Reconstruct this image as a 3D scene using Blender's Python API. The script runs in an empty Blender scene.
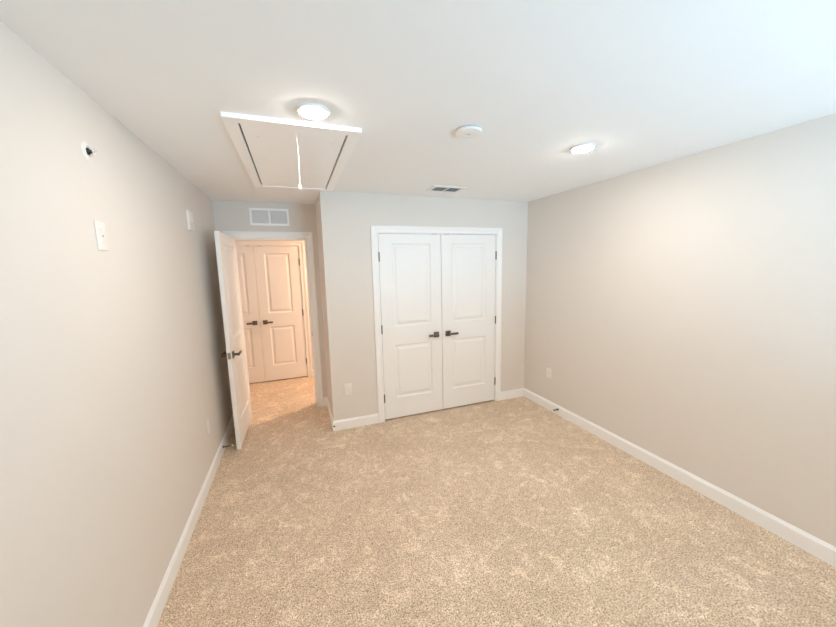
import bpy, bmesh, math
from mathutils import Vector, Matrix

# ------------------------------------------------------------------ camera, sky, exposure
scn = bpy.context.scene
COL = scn.collection
CAM = (0.0, 0.0, 1.686)
F_PX, PITCH, ROLL, YAW = 334.33, -0.1386, -0.0234, 0.3505
cp, sp, cy, sy, cr, sr = (math.cos(PITCH), math.sin(PITCH), math.cos(YAW), math.sin(YAW), math.cos(ROLL), math.sin(ROLL))
fw = Vector((sy * cp, cy * cp, sp)); rt = Vector((cy, -sy, 0)); up = rt.cross(fw)
rt, up = cr * rt + sr * up, -sr * rt + cr * up
cd = bpy.data.cameras.new('camera'); cam = bpy.data.objects.new('camera', cd); COL.objects.link(cam)
M = Matrix((rt, up, -fw)).transposed().to_4x4(); M.translation = CAM
cam.matrix_world = M
cd.sensor_fit = 'HORIZONTAL'; cd.sensor_width = 36; cd.lens = F_PX * 36 / 836
cd.clip_start = 0.02
scn.camera = cam

SKY_COL, SKY_STR = (1.0, 0.80, 0.64), 3.8
GROUND_COL, GROUND_STR = (0.46, 0.74, 1.0), 20.5
LAMP_STR, HALL_STR = 310.0, 1000.0
EXPOSURE = 0.03

w = bpy.data.worlds.new('sky'); scn.world = w; w.use_nodes = True
nt = w.node_tree; nt.nodes.clear()
out = nt.nodes.new('ShaderNodeOutputWorld'); bg = nt.nodes.new('ShaderNodeBackground')
tc = nt.nodes.new('ShaderNodeTexCoord'); sx = nt.nodes.new('ShaderNodeSeparateXYZ')
rp = nt.nodes.new('ShaderNodeValToRGB')
mp = nt.nodes.new('ShaderNodeMapRange'); mp.inputs[1].default_value = -0.1; mp.inputs[2].default_value = 0.1
nt.links.new(tc.outputs['Generated'], sx.inputs[0]); nt.links.new(sx.outputs[2], mp.inputs[0])
nt.links.new(mp.outputs[0], rp.inputs[0])
rp.color_ramp.elements[0].color = tuple(c * GROUND_STR / SKY_STR for c in GROUND_COL) + (1,)
rp.color_ramp.elements[1].color = SKY_COL + (1,)
nt.links.new(rp.outputs[0], bg.inputs[0]); bg.inputs[1].default_value = SKY_STR
nt.links.new(bg.outputs[0], out.inputs[0])

# window opening in the wall behind the camera (x0, x1, z0, z1), and its daylight portal
WIN = (0.95, 2.5, 0.7, 2.15)
XL, XR, YB, YC, YA, XE, H = -0.75, 2.688, -1.0, 3.428, 4.141, 0.286, 2.425
WT = 0.115
YH = 5.406
pl = bpy.data.lights.new('window_portal', 'AREA'); pl.shape = 'RECTANGLE'
pl.size = WIN[1] - WIN[0]; pl.size_y = WIN[3] - WIN[2]; pl.cycles.is_portal = True
po = bpy.data.objects.new('window_portal', pl); COL.objects.link(po)
po.location = ((WIN[0] + WIN[1]) / 2, YB - WT - 0.02, (WIN[2] + WIN[3]) / 2)
po.rotation_euler = (math.radians(90), 0, 0)      # area lights shine down -Z: turned to shine along +Y

vs = scn.view_settings
vs.view_transform = 'Standard'; vs.look = 'None'; vs.gamma = 1.0; vs.use_curve_mapping = False
vs.exposure = EXPOSURE
scn.cycles.max_bounces = 16; scn.cycles.diffuse_bounces = 12
scn.cycles.sample_clamp_indirect = 8.0
scn.cycles.use_denoising = True

# ------------------------------------------------------------------ materials
def mat(name, col, rough=0.5, metal=0.0, bump=None, emit=None, spec=0.5):
    m = bpy.data.materials.new(name); m.use_nodes = True
    n = m.node_tree.nodes; l = m.node_tree.links; b = n['Principled BSDF']
    b.inputs['Base Color'].default_value = (*col, 1); b.inputs['Roughness'].default_value = rough
    b.inputs['Metallic'].default_value = metal; b.inputs['Specular IOR Level'].default_value = spec
    if emit:
        b.inputs['Emission Color'].default_value = (*emit[0], 1); b.inputs['Emission Strength'].default_value = emit[1]
    # every surface gets a faint procedural mottling of its colour and, where asked, a fine bump
    t = n.new('ShaderNodeTexCoord'); no = n.new('ShaderNodeTexNoise'); no.inputs['Scale'].default_value = 6
    no.inputs['Detail'].default_value = 4
    mx = n.new('ShaderNodeMix'); mx.data_type = 'RGBA'
    mx.inputs[6].default_value = (*[c * 0.985 for c in col], 1); mx.inputs[7].default_value = (*[min(1, c * 1.01) for c in col], 1)
    l.new(t.outputs['Object'], no.inputs['Vector']); l.new(no.outputs[0], mx.inputs[0]); l.new(mx.outputs[2], b.inputs['Base Color'])
    if bump:
        n2 = n.new('ShaderNodeTexNoise'); n2.inputs['Scale'].default_value = bump[0]; n2.inputs['Detail'].default_value = 3
        bp = n.new('ShaderNodeBump'); bp.inputs['Strength'].default_value = bump[1]; bp.inputs['Distance'].default_value = 0.002
        l.new(t.outputs['Object'], n2.inputs['Vector']); l.new(n2.outputs[0], bp.inputs['Height']); l.new(bp.outputs[0], b.inputs['Normal'])
    return m

WALL = mat('greige_wall_paint', (0.735, 0.690, 0.642), 0.75, bump=(260, 0.10), spec=0.25)
CEIL = mat('flat_white_ceiling_paint', (0.88, 0.895, 0.90), 0.9, bump=(200, 0.10), spec=0.15)
TRIM = mat('white_semigloss_paint', (0.885, 0.88, 0.87), 0.38, spec=0.4)
DOORM = mat('white_door_paint', (0.865, 0.86, 0.85), 0.42, bump=(90, 0.04), spec=0.4)
HFRAME = mat('bright_white_frame_paint', (0.93, 0.93, 0.925), 0.4)
PLAST = mat('white_plastic', (0.82, 0.81, 0.79), 0.35)
PLATE = mat('off_white_plate_plastic', (0.82, 0.79, 0.755), 0.4)
BRONZE = mat('dark_bronze_metal', (0.15, 0.125, 0.105), 0.40, 0.75, bump=(120, 0.08))
STEEL = mat('satin_nickel', (0.34, 0.31, 0.28), 0.35, 0.9)
DARK = mat('dark_void', (0.03, 0.03, 0.03), 0.8)
GRILLE = mat('grey_slat_paint', (0.55, 0.55, 0.55), 0.5)
SLATW = mat('light_grille_slat_paint', (0.82, 0.82, 0.81), 0.5)
SLATD = mat('dark_register_slat_paint', (0.34, 0.35, 0.35), 0.5)
VENTD = mat('dark_grey_duct_shade', (0.09, 0.095, 0.1), 0.7)
CORD = mat('white_cord', (0.86, 0.84, 0.80), 0.8)
RUBBER = mat('white_rubber', (0.8, 0.8, 0.78), 0.6)
BRASS = mat('warm_brass', (0.45, 0.32, 0.18), 0.4, 0.8)
LENS = mat('lit_lens', (0.9, 0.88, 0.84), 0.5, emit=((1.0, 0.90, 0.795), LAMP_STR))
HLENS = mat('lit_hall_lens', (0.9, 0.86, 0.78), 0.5, emit=((1.0, 0.74, 0.55), HALL_STR))

def glass_mat():
    m = bpy.data.materials.new('window_glass'); m.use_nodes = True
    n = m.node_tree.nodes; l = m.node_tree.links; n.clear()
    o = n.new('ShaderNodeOutputMaterial'); mx = n.new('ShaderNodeMixShader'); mx.inputs[0].default_value = 0.06
    tr = n.new('ShaderNodeBsdfTransparent'); gl = n.new('ShaderNodeBsdfGlossy'); gl.inputs['Roughness'].default_value = 0.02
    tr.inputs[0].default_value = (0.96, 0.98, 0.97, 1)
    l.new(tr.outputs[0], mx.inputs[1]); l.new(gl.outputs[0], mx.inputs[2]); l.new(mx.outputs[0], o.inputs[0])
    return m
GLASS = glass_mat()

def carpet_mat():
    m = bpy.data.materials.new('beige_cut_pile_carpet'); m.use_nodes = True
    n = m.node_tree.nodes; l = m.node_tree.links; b = n['Principled BSDF']
    b.inputs['Roughness'].default_value = 0.95; b.inputs['Specular IOR Level'].default_value = 0.1
    b.inputs['Sheen Weight'].default_value = 0.25; b.inputs['Sheen Roughness'].default_value = 0.5
    t = n.new('ShaderNodeTexCoord')
    def noise(sc, det, rough=0.6, dist=0.0):
        q = n.new('ShaderNodeTexNoise'); q.inputs['Scale'].default_value = sc; q.inputs['Detail'].default_value = det
        q.inputs['Roughness'].default_value = rough; q.inputs['Distortion'].default_value = dist
        l.new(t.outputs['Object'], q.inputs['Vector']); return q
    fleck = noise(135, 4, 0.72, 0.5)
    r1 = n.new('ShaderNodeValToRGB'); e = r1.color_ramp.elements
    e[0].position = 0.36; e[0].color = (0.26, 0.17, 0.10, 1)
    e[1].position = 0.65; e[1].color = (1.0, 0.86, 0.69, 1)
    q = e.new(0.5); q.color = (0.71, 0.545, 0.39, 1)
    l.new(fleck.outputs[0], r1.inputs[0])
    def ramp(src, p0, c0, p1, c1):
        q = n.new('ShaderNodeValToRGB'); e = q.color_ramp.elements
        e[0].position = p0; e[0].color = (*c0, 1); e[1].position = p1; e[1].color = (*c1, 1)
        l.new(src.outputs[0], q.inputs[0]); return q
    # where the pile leans another way after walking and vacuuming: wide soft areas, hand-sized spots, fine streaks
    r2 = ramp(noise(2.1, 3, 0.5, 0.3), 0.38, (0.955, 0.945, 0.935), 0.64, (1.04, 1.045, 1.05))
    r3 = ramp(noise(8.5, 6, 0.70, 0.9), 0.50, (0.965, 0.955, 0.945), 0.70, (1.26, 1.30, 1.35))
    r4 = ramp(noise(34.0, 3, 0.6, 0.8), 0.36, (0.90, 0.89, 0.88), 0.66, (1.10, 1.11, 1.12))
    prev = r1
    for q in (r2, r3, r4):
        mu = n.new('ShaderNodeMix'); mu.data_type = 'RGBA'; mu.blend_type = 'MULTIPLY'; mu.inputs[0].default_value = 1
        l.new(prev.outputs[2 if prev is not r1 else 0], mu.inputs[6]); l.new(q.outputs[0], mu.inputs[7]); prev = mu
    l.new(prev.outputs[2], b.inputs['Base Color'])
    bp = n.new('ShaderNodeBump'); bp.inputs['Strength'].default_value = 0.7; bp.inputs['Distance'].default_value = 0.006
    l.new(fleck.outputs[0], bp.inputs['Height']); l.new(bp.outputs[0], b.inputs['Normal'])
    return m
CARPET = carpet_mat()

# ------------------------------------------------------------------ helpers
def bm_new(): return bmesh.new()

def box(bm, x0, x1, y0, y1, z0, z1, bev=0.0, seg=2):
    r = bmesh.ops.create_cube(bm, size=1)
    vv = r['verts']
    for v in vv:
        v.co = Vector((x0 if v.co.x < 0 else x1, y0 if v.co.y < 0 else y1, z0 if v.co.z < 0 else z1))
    if bev > 0:
        es = list({e for v in vv for e in v.link_edges})
        bmesh.ops.bevel(bm, geom=es, offset=bev, segments=seg, profile=0.5, affect='EDGES')
    return vv

def lathe(bm, prof, mtx=None, n=48):
    """prof: list of (radius, height) along +Z; mtx places it."""
    mtx = mtx or Matrix.Identity(4); rings = []
    for r, h in prof:
        if r < 1e-6: rings.append([bm.verts.new(mtx @ Vector((0, 0, h)))])
        else: rings.append([bm.verts.new(mtx @ Vector((r * math.cos(2 * math.pi * i / n), r * math.sin(2 * math.pi * i / n), h))) for i in range(n)])
    for a, b in zip(rings, rings[1:]):
        for i in range(n):
            j = (i + 1) % n
            if len(a) == 1 and len(b) == 1: continue
            if len(a) == 1: bm.faces.new((a[0], b[i], b[j]))
            elif len(b) == 1: bm.faces.new((a[i], a[j], b[0]))
            else: bm.faces.new((a[i], a[j], b[j], b[i]))

def tube(bm, pts, r, n=12, caps=True):
    pts = [Vector(p) for p in pts]; rings = []
    for i, p in enumerate(pts):
        t = (pts[min(i + 1, len(pts) - 1)] - pts[max(i - 1, 0)]).normalized()
        a = t.orthogonal().normalized() if i == 0 else (rings_a - t * rings_a.dot(t)).normalized()
        rings_a = a; b = t.cross(a)
        rr = r[i] if isinstance(r, (list, tuple)) else r
        rings.append([bm.verts.new(p + rr * (a * math.cos(2 * math.pi * k / n) + b * math.sin(2 * math.pi * k / n))) for k in range(n)])
    for a, b in zip(rings, rings[1:]):
        for k in range(n):
            bm.faces.new((a[k], a[(k + 1) % n], b[(k + 1) % n], b[k]))
    if caps:
        bm.faces.new(rings[0][::-1]); bm.faces.new(rings[-1])

def obj(name, bm, m, parent=None, loc=None, smooth=None):
    bmesh.ops.recalc_face_normals(bm, faces=bm.faces[:])
    me = bpy.data.meshes.new(name); bm.to_mesh(me); bm.free(); me.materials.append(m)
    if smooth:
        me.shade_smooth()
        try: me.set_sharp_from_angle(angle=math.radians(smooth))
        except Exception: pass
    o = bpy.data.objects.new(name, me); COL.objects.link(o)
    if parent: o.parent = parent
    if loc: o.location = loc
    return o

def tag(o, label, cat, kind=None, group=None):
    o['label'] = label; o['category'] = cat
    if kind: o['kind'] = kind
    if group: o['group'] = group
    return o

def empty(name, loc, label, cat, group=None, kind=None, rot=(0, 0, 0)):
    o = bpy.data.objects.new(name, None); COL.objects.link(o); o.location = loc; o.rotation_euler = rot
    o.empty_display_size = 0.1
    return tag(o, label, cat, kind, group)

def struct(name, bm, m, label, cat, smooth=None):
    return tag(obj(name, bm, m, smooth=smooth), label, cat, 'structure')

def copy_tree(o, parent=None):
    c = o.copy(); COL.objects.link(c)
    if parent: c.parent = parent
    for ch in list(o.children): copy_tree(ch, c)
    return c

# ------------------------------------------------------------------ room shell
HX0, HX1, HY0, HY1 = -1.9, 2.3, YA + WT, 6.0
b = bm_new()
box(b, XL - WT, XR + WT, YB - WT, YA + WT, -0.15, 0); box(b, HX0 - WT, HX1 + WT, YA + WT, HY1 + WT, -0.15, 0)
struct('floor', b, CARPET, 'beige flecked cut pile carpet covering the bedroom and hall floor', 'floor')
b = bm_new()
box(b, XL - WT, XR + WT, YB - WT, YA + WT, H, H + 0.15); box(b, HX0 - WT, HX1 + WT, YA + WT, HY1 + WT, H, H + 0.15)
struct('ceiling', b, CEIL, 'flat white painted ceiling', 'ceiling')

b = bm_new(); box(b, XL - WT, XL, YB - WT, YA, 0, H)
struct('wall_left', b, WALL, 'long greige wall behind the open door', 'wall')
b = bm_new(); box(b, XR, XR + WT, YB - WT, YA, 0, H)
struct('wall_right', b, WALL, 'long bare greige wall facing the open door', 'wall')
# closet front wall with the double door opening, and the short return that ends at the alcove
DX0, DX1, DTOP = 0.836, 2.249, 2.037        # jamb faces and head of the closet
b = bm_new()
box(b, XE, DX0 - 0.02, YC, YC + WT, 0, H); box(b, DX1 + 0.02, XR, YC, YC + WT, 0, H); box(b, DX0 - 0.02, DX1 + 0.02, YC, YC + WT, DTOP + 0.02, H)
struct('wall_back', b, WALL, 'greige wall around the white double closet doors', 'wall')
b = bm_new(); box(b, XE, XE + WT, YC + WT, YA, 0, H)
struct('wall_return', b, WALL, 'short side wall of the alcove beside the open door', 'wall')
EX0, EX1 = -0.604, 0.157                       # entry jamb faces
b = bm_new()
box(b, HX0 - WT, EX0 - 0.02, YA, YA + WT, 0, H); box(b, EX1 + 0.02, XR + WT, YA, YA + WT, 0, H); box(b, EX0 - 0.02, EX1 + 0.02, YA, YA + WT, DTOP + 0.02, H)
struct('wall_alcove', b, WALL, 'greige wall above and around the hall doorway', 'wall')
b = bm_new()
box(b, XL, WIN[0], YB - WT, YB, 0, H); box(b, WIN[1], XR, YB - WT, YB, 0, H)
box(b, WIN[0], WIN[1], YB - WT, YB, 0, WIN[2]); box(b, WIN[0], WIN[1], YB - WT, YB, WIN[3], H)
struct('wall_front', b, WALL, 'greige window wall opposite the closet', 'wall')
# hall
HDX0, HDX1 = -1.128, 0.092
b = bm_new()
box(b, HX0, HDX0 - 0.02, YH, YH + WT, 0, H); box(b, HDX1 + 0.02, HX1, YH, YH + WT, 0, H); box(b, HDX0 - 0.02, HDX1 + 0.02, YH, YH + WT, DTOP + 0.02, H)
struct('wall_hall_back', b, WALL, 'hall wall around the far pair of doors', 'wall')
b = bm_new(); box(b, HX0 - WT, HX0, YA + WT, HY1 + WT, 0, H)
struct('wall_hall_left', b, WALL, 'end wall of the hall behind the alcove wall', 'wall')
b = bm_new(); box(b, HX1, HX1 + WT, YA + WT, HY1 + WT, 0, H)
struct('wall_hall_right', b, WALL, 'other end wall of the hall behind the closet', 'wall')
b = bm_new(); box(b, HX0, HX1, HY1, HY1 + WT, 0, H)
struct('wall_hall_closet', b, WALL, 'back wall inside the hall closet', 'wall')

# ------------------------------------------------------------------ window behind the camera
x0, x1, z0, z1 = WIN
b = bm_new()
yo, yi = YB - WT, YB
box(b, x0, x0 + 0.045, yo, yi - 0.03, z0, z1); box(b, x1 - 0.045, x1, yo, yi - 0.03, z0, z1)
box(b, x0 + 0.045, x1 - 0.045, yo, yi - 0.03, z0, z0 + 0.045); box(b, x0 + 0.045, x1 - 0.045, yo, yi - 0.03, z1 - 0.045, z1)
xm = (x0 + x1) / 2
box(b, xm - 0.03, xm + 0.03, yo, yi - 0.03, z0 + 0.045, z1 - 0.045)
wn = struct('window_1', b, TRIM, 'white framed double window behind the viewer', 'window')
for xa, xb in ((x0 + 0.045, xm - 0.03), (xm + 0.03, x1 - 0.045)):
    b = bm_new(); zm = (z0 + z1) / 2
    for za, zb, yy in ((z0 + 0.045, zm + 0.015, YB - 0.06), (zm - 0.015, z1 - 0.045, YB - 0.09)):
        box(b, xa, xa + 0.03, yy - 0.012, yy + 0.012, za, zb); box(b, xb - 0.03, xb, yy - 0.012, yy + 0.012, za, zb)
        box(b, xa + 0.03, xb - 0.03, yy - 0.012, yy + 0.012, za, za + 0.03); box(b, xa + 0.03, xb - 0.03, yy - 0.012, yy + 0.012, zb - 0.03, zb)
    sh = obj('sash', b, TRIM, wn)
    b = bm_new()
    box(b, xa + 0.03, xb - 0.03, YB - 0.0615, YB - 0.0585, z0 + 0.075, zm - 0.015); box(b, xa + 0.03, xb - 0.03, YB - 0.0915, YB - 0.0885, zm + 0.015, z1 - 0.075)
    obj('glass_pane', b, GLASS, sh)
b = bm_new(); box(b, x0 - 0.06, x1 + 0.06, YB, YB + 0.035, z0 - 0.022, z0, 0.004)
obj('window_sill', b, TRIM, wn)

# ------------------------------------------------------------------ swept trim
def sweep(name, path, prof, k0, k1, m, label, cat):
    """profile (offset to the left of the path, height) swept along segments k0..k1 of path, mitred at every corner of the whole path."""
    P = [Vector(p) for p in path]; b = bm_new(); rings = []
    def nrm(i): d = (P[i + 1] - P[i]).normalized(); return Vector((-d.y, d.x))
    for i in range(k0, k1 + 1):
        if i == 0: o = nrm(0)
        elif i == len(P) - 1: o = nrm(i - 1)
        else:
            a, c = nrm(i - 1), nrm(i); o = (a + c) / (1 + a.dot(c))
        rings.append([b.verts.new((P[i].x + o.x * u, P[i].y + o.y * u, h)) for u, h in prof])
    n = len(prof)
    for r0, r1 in zip(rings, rings[1:]):
        for j in range(n): b.faces.new((r0[j], r0[(j + 1) % n], r1[(j + 1) % n], r1[j]))
    b.faces.new(rings[0]); b.faces.new(rings[-1][::-1])
    return struct(name, b, m, label, cat)

BB = [(0, 0), (0.014, 0), (0.014, 0.084), (0.0125, 0.091), (0.009, 0.096), (0.0065, 0.1), (0.005, 0.105), (0.003, 0.107), (0, 0.107)]
CW = 0.070
pA = [(EX0 + 0.005 - CW, YA), (XL, YA), (XL, YB), (XR, YB), (XR, YC), (DX1 - 0.005 + CW + 0.004, YC)]
pB = [(DX0 + 0.005 - CW - 0.004, YC), (XE, YC), (XE, YA), (EX1 - 0.005 + CW + 0.004, YA)]
sweep('baseboard_alcove_left', pA, BB, 0, 1, TRIM, 'short white baseboard behind the open door', 'baseboard')
sweep('baseboard_left', pA, BB, 1, 2, TRIM, 'white baseboard along the long wall behind the open door', 'baseboard')
sweep('baseboard_front', pA, BB, 2, 3, TRIM, 'white baseboard under the window', 'baseboard')
sweep('baseboard_right', pA, BB, 3, 4, TRIM, 'long white baseboard along the bare wall without a door', 'baseboard')
sweep('baseboard_back_right', pA, BB, 4, 5, TRIM, 'short white baseboard between the closet doors and the bare wall', 'baseboard')
sweep('baseboard_back_left', pB, BB, 0, 1, TRIM, 'white baseboard under the outlet beside the closet doors', 'baseboard')
sweep('baseboard_return', pB, BB, 1, 2, TRIM, 'white baseboard along the short alcove side wall', 'baseboard')
sweep('baseboard_alcove_right', pB, BB, 2, 3, TRIM, 'tiny white baseboard between the doorway casing and alcove side wall', 'baseboard')
pH = [(HX1, YH), (HDX1 + CW, YH)]
sweep('baseboard_hall_right', [(HX1, YA + WT), (HX1, YH), (HDX1 - 0.005 + CW + 0.004, YH)], BB, 0, 2, TRIM, 'white baseboard in the hall past the far doors', 'baseboard')
sweep('baseboard_hall_left', [(HDX0 + 0.005 - CW - 0.004, YH), (HX0, YH), (HX0, YA + WT)], BB, 0, 2, TRIM, 'white baseboard in the hall at its hidden end', 'baseboard')

CP = [(0, 0), (0, 0.008), (0.006, 0.0105), (0.012, 0.0105), (0.020, 0.0085), (0.034, 0.0105), (0.050, 0.0155), (0.058, 0.017), (CW - 0.003, 0.017), (CW, 0.014), (CW, 0)]
def casing(b, xa, xb, zt, y, sgn):
    """mitred casing of one opening; xa/xb/zt its inner edges, wall face at y, standing out towards sgn."""
    rings = []
    for (px, pz, ox, oz) in ((xa, 0.0, -1, 0), (xa, zt, -1, 1), (xb, zt, 1, 1), (xb, 0.0, 1, 0)):
        rings.append([b.verts.new((px + ox * u, y + sgn * d, pz + oz * u)) for u, d in CP])
    n = len(CP)
    for r0, r1 in zip(rings, rings[1:]):
        for j in range(n): b.faces.new((r0[j], r0[(j + 1) % n], r1[(j + 1) % n], r1[j]))
    b.faces.new(rings[0]); b.faces.new(rings[-1][::-1])

def doorway(name, xa, xb, zt, ya, yb, stop_y, label, sides):
    """casing (own mesh) with the jamb lining the opening as a part; stop strip at stop_y."""
    b = bm_new()
    for s in sides: casing(b, xa - 0.005 + 0.0, xb + 0.005, zt + 0.005, ya if s < 0 else yb, s)
    t = struct(name, b, TRIM, label, 'door casing')
    b = bm_new()
    box(b, xa - 0.02, xa, ya, yb, 0, zt + 0.02); box(b, xb, xb + 0.02, ya, yb, 0, zt + 0.02); box(b, xa, xb, ya, yb, zt, zt + 0.02)
    s0, s1 = stop_y
    box(b, xa, xa + 0.011, s0, s1, 0, zt); box(b, xb - 0.011, xb, s0, s1, 0, zt); box(b, xa + 0.011, xb - 0.011, s0, s1, zt - 0.011, zt)
    obj('jamb', b, TRIM, t)
    return t
T1 = doorway('trim_1', DX0, DX1, DTOP, YC, YC + WT, (YC + 0.04, YC + 0.07), 'white casing around the bedroom closet double doors', (-1,))
T2 = doorway('trim_2', EX0, EX1, DTOP, YA, YA + WT, (YA + 0.04, YA + 0.07), 'white casing around the open doorway to the hall', (-1, 1))
T3 = doorway('trim_3', HDX0, HDX1, DTOP, YH, YH + WT, (YH + 0.04, YH + 0.07), 'white casing around the far hall doors', (-1,))
def catches(t, xc, y, xs):
    for x in xs:
        b = bm_new(); box(b, xc + x - 0.028, xc + x + 0.028, y + 0.002, y + 0.03, DTOP - 0.0032, DTOP - 0.0004)
        o = obj('ball_catch', b, BRONZE, t); o['label'] = 'dark metal ball catch in the head jamb'
catches(T1, (DX0 + DX1) / 2, YC, (-0.075, 0.075))
catches(T3, (HDX0 + HDX1) / 2, YH, (-0.075, 0.075))
b = bm_new(); box(b, EX1 - 0.0025, EX1 + 0.0005, YA + 0.008, YA + 0.036, 0.885, 0.945)
o = obj('strike_plate', b, DARK, T2); o['label'] = 'dark bronze strike plate'

# ------------------------------------------------------------------ doors
def door_leaf(wd, ht, th, stile_a, stile_b, z_list):
    """two-panel moulded leaf: x 0..wd, front face y=0, back face y=th, z 0..ht; both faces moulded."""
    b = bm_new()
    xs = [0, stile_a, wd - stile_b, wd]; zs = [0, z_list[0], z_list[1], z_list[2], z_list[3], ht]
    steps = [(0.0, 0.0), (0.003, 0.002), (0.010, 0.0100), (0.013, 0.0115), (0.026, 0.0115), (0.030, 0.0108), (0.048, 0.003), (0.053, 0.0020)]
    for face, sg in ((0.0, 1), (th, -1)):
        for i in range(3):
            for j in range(5):
                xa, xb, za, zb = xs[i], xs[i + 1], zs[j], zs[j + 1]
                if i == 1 and j in (1, 3):
                    loops = [[b.verts.new(p) for p in ((xa + u, face + sg * d, za + u), (xb - u, face + sg * d, za + u), (xb - u, face + sg * d, zb - u), (xa + u, face + sg * d, zb - u))] for u, d in steps]
                    for l0, l1 in zip(loops, loops[1:]):
                        for k in range(4): b.faces.new((l0[k], l0[(k + 1) % 4], l1[(k + 1) % 4], l1[k]))
                    b.faces.new(loops[-1])
                else:
                    b.faces.new([b.verts.new(p) for p in ((xa, face, za), (xb, face, za), (xb, face, zb), (xa, face, zb))])
    for i in range(3):
        for zz in (0, ht): b.faces.new([b.verts.new(p) for p in ((xs[i], 0, zz), (xs[i + 1], 0, zz), (xs[i + 1], th, zz), (xs[i], th, zz))])
    for j in range(5):
        for xx in (0, wd): b.faces.new([b.verts.new(p) for p in ((xx, 0, zs[j]), (xx, th, zs[j]), (xx, th, zs[j + 1]), (xx, 0, zs[j + 1]))])
    bmesh.ops.remove_doubles(b, verts=b.verts[:], dist=1e-5)
    return b

def lever(parent, x, z, face_y, out_sgn, dir_x, m=None, rz=0.0315):
    """square rosette with a straight lever; the lever is the handle's sub-part. out_sgn: which way it stands out in y, dir_x: where it points."""
    m = m or BRONZE
    b = bm_new(); ys = sorted((face_y, face_y + out_sgn * 0.009))
    box(b, x - rz, x + rz, ys[0], ys[1], z - rz, z + rz, 0.0025)
    h = obj('door_handle', b, m, parent, smooth=40); h['label'] = 'dark bronze lever handle'
    b = bm_new()
    pts = [(x, face_y + out_sgn * 0.008, z), (x, face_y + out_sgn * 0.046, z)]
    tube(b, pts, 0.0115, 16)
    ya, yb = sorted((face_y + out_sgn * 0.043, face_y + out_sgn * 0.058))
    xa, xb = sorted((x - dir_x * 0.014, x + dir_x * 0.108))
    box(b, xa, xb, ya, yb, z - 0.0125, z + 0.0125, 0.0045, 3)
    obj('lever', b, m, h, smooth=40)

def hinges(parent, x, y, zs):
    for z in zs:
        b = bm_new()
        for k in range(5):
            za = z - 0.045 + k * 0.018
            tube(b, [(x, y, za + 0.0006), (x, y, za + 0.0174)], 0.0065, 14)
        tube(b, [(x, y, z - 0.049), (x, y, z - 0.045)], 0.0045, 10); tube(b, [(x, y, z + 0.045), (x, y, z + 0.049)], 0.0045, 10)
        o = obj('hinge', b, BRONZE, parent, smooth=40); o['label'] = 'dark bronze butt hinge'

ZP = (0.231, 0.830, 1.032, 1.918)
HZ = (1.027 - 0.012, 0.257 - 0.012, 1.793 - 0.012)
LEAF_Z, LEAF_H, TH = 0.017, 2.0165, 0.035
def closed_door(name, xa, xb, yf, hinge_side, rose_x, label, zp=ZP, rose_z=0.921):
    wd = xb - xa
    sa, sb = (0.135, 0.125) if hinge_side < 0 else (0.125, 0.135)
    o = obj(name, door_leaf(wd, LEAF_H, TH, sa, sb, zp), DOORM, loc=(xa, yf, LEAF_Z))
    tag(o, label, 'door', 'structure')
    lever(o, rose_x - xa, rose_z - LEAF_Z, 0, -1, hinge_side)
    hinges(o, (-0.0015 if hinge_side < 0 else wd + 0.0015), -0.0075, HZ)
    return o
xc = (DX0 + DX1) / 2
closed_door('door_1', DX0 + 0.004, xc - 0.0028, YC + 0.003, -1, 1.470, 'white two panel closet door nearer the doorway')
closed_door('door_2', xc + 0.0028, DX1 - 0.004, YC + 0.003, 1, 1.615, 'white two panel closet door nearer the bare wall')
hc = (HDX0 + HDX1) / 2
closed_door('door_4', hc + 0.002, HDX1 - 0.003, YH + 0.003, 1, hc + 0.07, 'warm lit far hall door with its hinges in view')
closed_door('door_5', HDX0 + 0.003, hc - 0.002, YH + 0.003, -1, hc - 0.07, 'warm lit far hall door half hidden by the open door')

# entry door standing open at a right angle: leaf x -> -Y from the hinge, its hall face towards +X
wd = 0.757
e = obj('door_3', door_leaf(wd, LEAF_H, TH, 0.125, 0.125, ZP), DOORM, loc=(EX0 + 0.004, YA - 0.018, LEAF_Z))
e.rotation_euler = (0, 0, math.radians(-91.4))
tag(e, 'white two panel door standing open against the long wall', 'door', 'structure')
# local x = distance from hinge; local y=0 is the face towards -X (room face when open), y=TH faces +X
lever(e, wd - 0.064, 0.921 - LEAF_Z, TH, 1, -1); lever(e, wd - 0.064, 0.921 - LEAF_Z, 0, -1, -1)
hinges(e, -0.006, -0.006, HZ)
b = bm_new(); box(b, wd - 0.0015, wd + 0.0015, 0.005, 0.030, 0.905 - 0.028, 0.905 + 0.032); tube(b, [(wd, 0.0175, 0.909), (wd + 0.010, 0.0175, 0.909)], 0.007, 12)
o = obj('latch', b, STEEL, e); o['label'] = 'metal latch plate on the door edge'

# ------------------------------------------------------------------ attic hatch
AX0, AX1, AY0, AY1 = -0.270, 0.392, 1.882, 3.318
ah = empty('attic_hatch', ((AX0 + AX1) / 2, (AY0 + AY1) / 2, H), 'white framed attic hatch panel in the ceiling near the doorway', 'attic hatch')
cx, cyy = (AX0 + AX1) / 2, (AY0 + AY1) / 2
hx, hy = (AX1 - AX0) / 2, (AY1 - AY0) / 2
FD = 0.022
b = bm_new()
lw, nw, fwid = 0.0615, 0.064, 0.050
box(b, -hx, -hx + lw, -hy, hy, -FD, 0, 0.002); box(b, hx - lw, hx, -hy, hy, -FD, 0, 0.002)
box(b, -hx + lw, hx - lw, -hy, -hy + nw, -FD, 0, 0.002); box(b, -hx + lw, hx - lw, hy - fwid, hy, -FD, 0, 0.002)
obj('hatch_frame', b, HFRAME, ah)
b = bm_new(); g = 0.009
box(b, -hx + lw + g, hx - lw - g, -hy + nw + 0.001, hy - fwid - 0.001, -FD + 0.006, -FD + 0.016, 0.001)
pn = obj('hatch_panel', b, HFRAME, ah)
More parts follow.
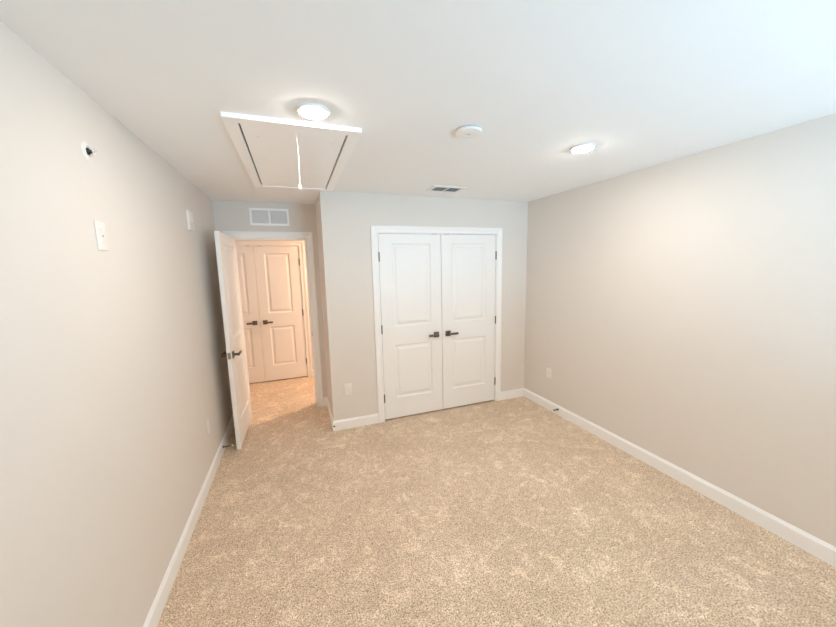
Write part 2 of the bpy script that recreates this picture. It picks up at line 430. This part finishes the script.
b = bm_new(); box(b, -hx + lw, hx - lw, -hy + nw, hy - fwid, -0.003, -0.0005)
o = obj('gap_shade_sheet', b, DARK, ah); o['label'] = 'black sheet standing in for the shade in the gap along the panel'  # black sheet above the panel: the gap's shade put in as colour
for sx_, sy_ in ((-0.19, -0.49), (-0.19, -0.10), (0.20, -0.49), (0.20, -0.10)):
    b = bm_new(); lathe(b, [(0, -0.0025), (0.005, -0.002), (0.006, 0)], Matrix.Translation((sx_, sy_, -FD + 0.006)), 12)
    obj('screw', b, PLAST, pn, smooth=40)
kx, ky = 0.066 - cx, 2.03 - cyy
b = bm_new()
tube(b, [(kx, ky, -FD + 0.006), (kx + 0.003, ky + 0.001, -0.12), (kx + 0.001, ky, -0.19), (kx, ky, -0.272)], 0.0017, 8)
cdn = obj('pull_cord', b, CORD, ah, smooth=60)
b = bm_new(); lathe(b, [(0, 0.0), (0.009, 0.001), (0.0085, 0.012), (0.005, 0.026), (0.003, 0.03), (0, 0.031)], Matrix.Translation((kx, ky, -0.298)), 16)
obj('cord_bell', b, PLAST, cdn, smooth=50)

# ------------------------------------------------------------------ ceiling lights, smoke detector, vents
def disc_light(loc, label, lens, group):
    t = empty('ceiling_light', loc, label, 'ceiling light', group)
    b = bm_new(); lathe(b, [(0.0, 0.0), (0.076, 0.0), (0.0768, -0.007), (0.0745, -0.0105), (0.068, -0.0115), (0.063, -0.0115), (0.062, -0.008), (0, -0.008)], None, 56)
    obj('trim_ring', b, PLAST, t, smooth=40)
    b = bm_new(); lathe(b, [(0.0618, -0.009), (0.0615, -0.0118), (0.057, -0.0150), (0.045, -0.0180), (0.026, -0.0195), (0, -0.020)], None, 48)
    obj('lens', b, lens, t, smooth=60)
    return t
disc_light((0.139, 1.75, H), 'lit round ceiling light beside the attic hatch', LENS, 'bedroom disc lights')
disc_light((1.805, 1.77, H), 'lit round ceiling light over the open floor, away from the hatch', LENS, 'bedroom disc lights')
disc_light((1.22, 4.84, H), 'warm lit round ceiling light out in the hall', HLENS, None)

t = empty('smoke_detector', (0.955, 1.735, H), 'white round smoke detector on the ceiling between the two lit lights', 'smoke detector')
b = bm_new(); lathe(b, [(0, 0), (0.072, 0), (0.072, -0.005), (0.064, -0.007)], None, 56); obj('mounting_base', b, GRILLE, t, smooth=40)
b = bm_new(); lathe(b, [(0.062, -0.006), (0.072, -0.008), (0.0735, -0.013), (0.070, -0.019), (0.060, -0.0225), (0.040, -0.0245), (0.018, -0.025), (0.016, -0.024), (0, -0.024)], None, 56)
obj('cover', b, PLAST, t, smooth=35)
b = bm_new(); lathe(b, [(0, -0.0255), (0.008, -0.0255), (0.008, -0.0235)], None, 20); obj('test_button', b, GRILLE, t)

vx0, vx1, vy0, vy1 = 1.268, 1.602, 2.945, 3.165
t = empty('ceiling_vent', ((vx0 + vx1) / 2, (vy0 + vy1) / 2, H), 'white ceiling air register with dark slots above the closet doors', 'air vent')
a, c = (vx1 - vx0) / 2, (vy1 - vy0) / 2
b = bm_new(); f_ = 0.036
for q in ((-a, -a + f_, -c, c), (a - f_, a, -c, c), (-a + f_, a - f_, -c, -c + f_), (-a + f_, a - f_, c - f_, c), (-0.008, 0.008, -c + f_, c - f_)):
    box(b, q[0], q[1], q[2], q[3], -0.008, 0, 0.0015)
obj('vent_frame', b, PLAST, t)
b = bm_new(); box(b, -a + f_, a - f_, -c + f_, c - f_, -0.0012, -0.0004); obj('duct_shade', b, VENTD, t)  # flat dark sheet, its colour stands in for the shade behind the louvers
for s in (-1, 1):
    b = bm_new()
    for k in range(8):
        yy = -c + f_ + (k + 0.5) * (2 * c - 2 * f_) / 8
        q0, q1 = sorted((s * 0.008, s * (a - f_)))
        vs_ = box(b, q0, q1, yy - 0.0009, yy + 0.0009, -0.0065, -0.0015)
        bmesh.ops.rotate(b, verts=vs_, cent=(0, yy, -0.004), matrix=Matrix.Rotation(math.radians(-42), 3, 'X'))
    obj('louvers', b, SLATD, t)

# return air grille above the doorway
gx0, gx1, gz0, gz1 = -0.408, -0.008, 2.178, 2.362
t = empty('return_air_grille', ((gx0 + gx1) / 2, YA, (gz0 + gz1) / 2), 'white wall grille above the open doorway', 'air vent')
a, c = (gx1 - gx0) / 2, (gz1 - gz0) / 2; f_ = 0.022
b = bm_new()
for q in ((-a, -a + f_, -c, c), (a - f_, a, -c, c), (-a + f_, a - f_, -c, -c + f_), (-a + f_, a - f_, c - f_, c), (-0.008, 0.008, -c + f_, c - f_)):
    box(b, q[0], q[1], -0.009, 0, q[2], q[3], 0.0015)
obj('grille_frame', b, HFRAME, t)
b = bm_new(); box(b, -a + f_, a - f_, -0.0012, -0.0004, -c + f_, c - f_); obj('duct_shade', b, VENTD, t)  # dark backing sheet: shade inside the wall opening, given as colour
for s in (-1, 1):
    b = bm_new()
    for k in range(11):
        zz = -c + f_ + (k + 0.5) * (2 * c - 2 * f_) / 11
        q0, q1 = sorted((s * 0.008, s * (a - f_)))
        vs_ = box(b, q0, q1, -0.0075, -0.0015, zz - 0.0009, zz + 0.0009)
        for v in vs_:
            v.co.z += (0.0058 if v.co.y > -0.004 else -0.0058)
    obj('louvers', b, SLATW, t)

# ------------------------------------------------------------------ wall plates
def plate(name, loc, rot, pw, ph, label, cat, kind):
    """faces local -Y; stands on the wall at local y=0."""
    t = empty(name, loc, label, cat, rot=(0, 0, rot))
    b = bm_new(); box(b, -pw / 2, pw / 2, -0.006, 0, -ph / 2, ph / 2, 0.0025, 3); obj('cover_plate', b, PLATE, t, smooth=40)
    if kind == 'outlet':
        b = bm_new(); box(b, -0.0165, 0.0165, -0.0085, -0.005, -0.0335, 0.0335, 0.0012)
        r = obj('receptacle', b, PLAST, t)
        b = bm_new()
        for s in (-1, 1):
            zc = s * 0.0175
            box(b, -0.0075, -0.0055, -0.0088, -0.0083, zc - 0.001, zc + 0.008); box(b, 0.0055, 0.0075, -0.0088, -0.0083, zc - 0.001, zc + 0.007)
            box(b, -0.002, 0.002, -0.0088, -0.0083, zc - 0.009, zc - 0.0045)
        obj('socket_slots', b, GRILLE, r)
    elif kind == 'switch':
        b = bm_new(); box(b, -0.0165, 0.0165, -0.0085, -0.005, -0.0335, 0.0335, 0.0012); obj('rocker_frame', b, PLAST, t)
        b = bm_new(); v_ = box(b, -0.014, 0.014, -0.012, -0.008, -0.030, 0.030, 0.001)
        for v in b.verts:
            if v.co.z < 0 and v.co.y < -0.009: v.co.y += 0.002
        obj('rocker', b, PLAST, t)
    elif kind == 'blank':
        b = bm_new(); box(b, -0.010, 0.010, -0.0085, -0.005, -0.034, 0.034, 0.0015); r = obj('insert', b, PLATE, t)
        b = bm_new(); lathe(b, [(0.004, 0.0083), (0.004, 0.0095), (0, 0.0098)], Matrix.Rotation(math.radians(90), 4, 'X'), 14); obj('screw', b, STEEL, r)
    return t
R90 = math.radians(90)
# on the long left wall (faces +X) the plate turns +90 deg; on the right wall (faces -X) -90 deg
plate('wall_plate', (XL, 1.806, 1.845), R90, 0.076, 0.120, 'white wall plate high on the long wall below the sprinkler', 'wall plate', 'blank')
plate('wall_outlet', (XL, 3.035, 0.430), R90, 0.072, 0.120, 'white outlet low on the long wall near the open door', 'outlet', 'outlet')
plate('wall_outlet', (0.452, YC, 0.428), 0, 0.078, 0.124, 'white outlet low on the wall beside the closet doors', 'outlet', 'outlet')
plate('wall_outlet', (XR, 2.985, 0.432), -R90, 0.078, 0.118, 'white outlet low on the bare wall past the closet', 'outlet', 'outlet')
plate('light_switch', (XE, 3.885, 1.17), -R90, 0.075, 0.120, 'white light switch on the short alcove side wall', 'light switch', 'switch')

t = empty('wall_box', (XL, 3.17, 2.088), 'small white box high on the long wall near the open door', 'wall box', rot=(0, 0, R90))
b = bm_new(); box(b, -0.062, 0.062, -0.020, 0, -0.076, 0.076, 0.004, 3); obj('housing', b, PLATE, t, smooth=40)
b = bm_new(); box(b, -0.045, 0.045, -0.0225, -0.0195, 0.0, 0.066, 0.001); obj('face_panel', b, PLAST, t)
b = bm_new()
for k in range(4):
    box(b, -0.042, 0.042, -0.0207, -0.0195, -0.060 + k * 0.014, -0.056 + k * 0.014)
obj('grille_slots', b, GRILLE, t)

# sidewall sprinkler on the long left wall, built facing local -Y
t = empty('fire_sprinkler', (XL, 1.796, 2.178), 'white sidewall fire sprinkler with dark centre high on the long wall', 'sprinkler', rot=(0, 0, R90))
RX = Matrix.Rotation(math.radians(90), 4, 'X')      # lathe +Z -> local -Y
b = bm_new(); lathe(b, [(0.038, 0), (0.0375, 0.002), (0.031, 0.004), (0.025, 0.008), (0.022, 0.0085), (0.020, 0.007), (0.0185, 0.002), (0, 0.002)], RX, 40); obj('escutcheon', b, PLATE, t, smooth=40)
b = bm_new(); lathe(b, [(0.0135, 0.0025), (0.0135, 0.007), (0.009, 0.0075), (0.008, 0.014), (0.0, 0.014)], RX, 28); o = obj('orifice', b, DARK, t); o['label'] = 'dark nozzle'
b = bm_new()
for q in (-1, 1): tube(b, [(q * 0.010, -0.008, 0), (q * 0.013, -0.014, 0), (q * 0.009, -0.021, 0), (0, -0.025, 0)], 0.0026, 8)
obj('frame_arms', b, BRONZE, t, smooth=60)
b = bm_new(); lathe(b, [(0, 0.024), (0.013, 0.024), (0.013, 0.026), (0, 0.026)], RX, 20); box(b, -0.013, 0.013, -0.034, -0.024, 0.007, 0.009); obj('deflector', b, PLAST, t)

# ------------------------------------------------------------------ door stops
def door_stop(loc, rot, label, length, m):
    t = empty('door_stop', loc, label, 'door stop', rot=(0, 0, rot))
    b = bm_new(); lathe(b, [(0, 0), (0.012, 0), (0.012, 0.003), (0.007, 0.007), (0, 0.007)], RX, 20); obj('base', b, m, t, smooth=40)
    b = bm_new(); n = 140; pts = []
    for i in range(n + 1):
        u = i / n; an = u * 2 * math.pi * 11
        pts.append((0.0048 * math.cos(an), -0.006 - u * (length - 0.018), 0.0048 * math.sin(an)))
    tube(b, pts, 0.0019, 6); obj('spring', b, m, t, smooth=60)
    b = bm_new(); lathe(b, [(0, length - 0.014), (0.0065, length - 0.013), (0.0075, length - 0.004), (0.005, length), (0, length)], RX, 16); obj('tip', b, RUBBER, t, smooth=40)
    return t
door_stop((XL + 0.014, 3.40, 0.055), R90, 'spring door stop with white tip on the baseboard behind the open door', 0.085, BRONZE)
t = door_stop((XR - 0.014, 2.815, 0.066), -R90, 'dark spring door stop on the baseboard below the bare wall outlet', 0.062, BRONZE)
for ch in t.children:
    if ch.name.startswith('tip'): ch.data.materials[0] = BRONZE
t = empty('baseboard_fitting', (0.2845, YC - 0.014, 0.054), 'small dark round fitting on the baseboard at the alcove corner', 'fitting')
b = bm_new(); lathe(b, [(0.010, 0), (0.010, 0.003), (0.007, 0.006), (0, 0.007)], RX, 20); obj('cap', b, BRONZE, t, smooth=40)
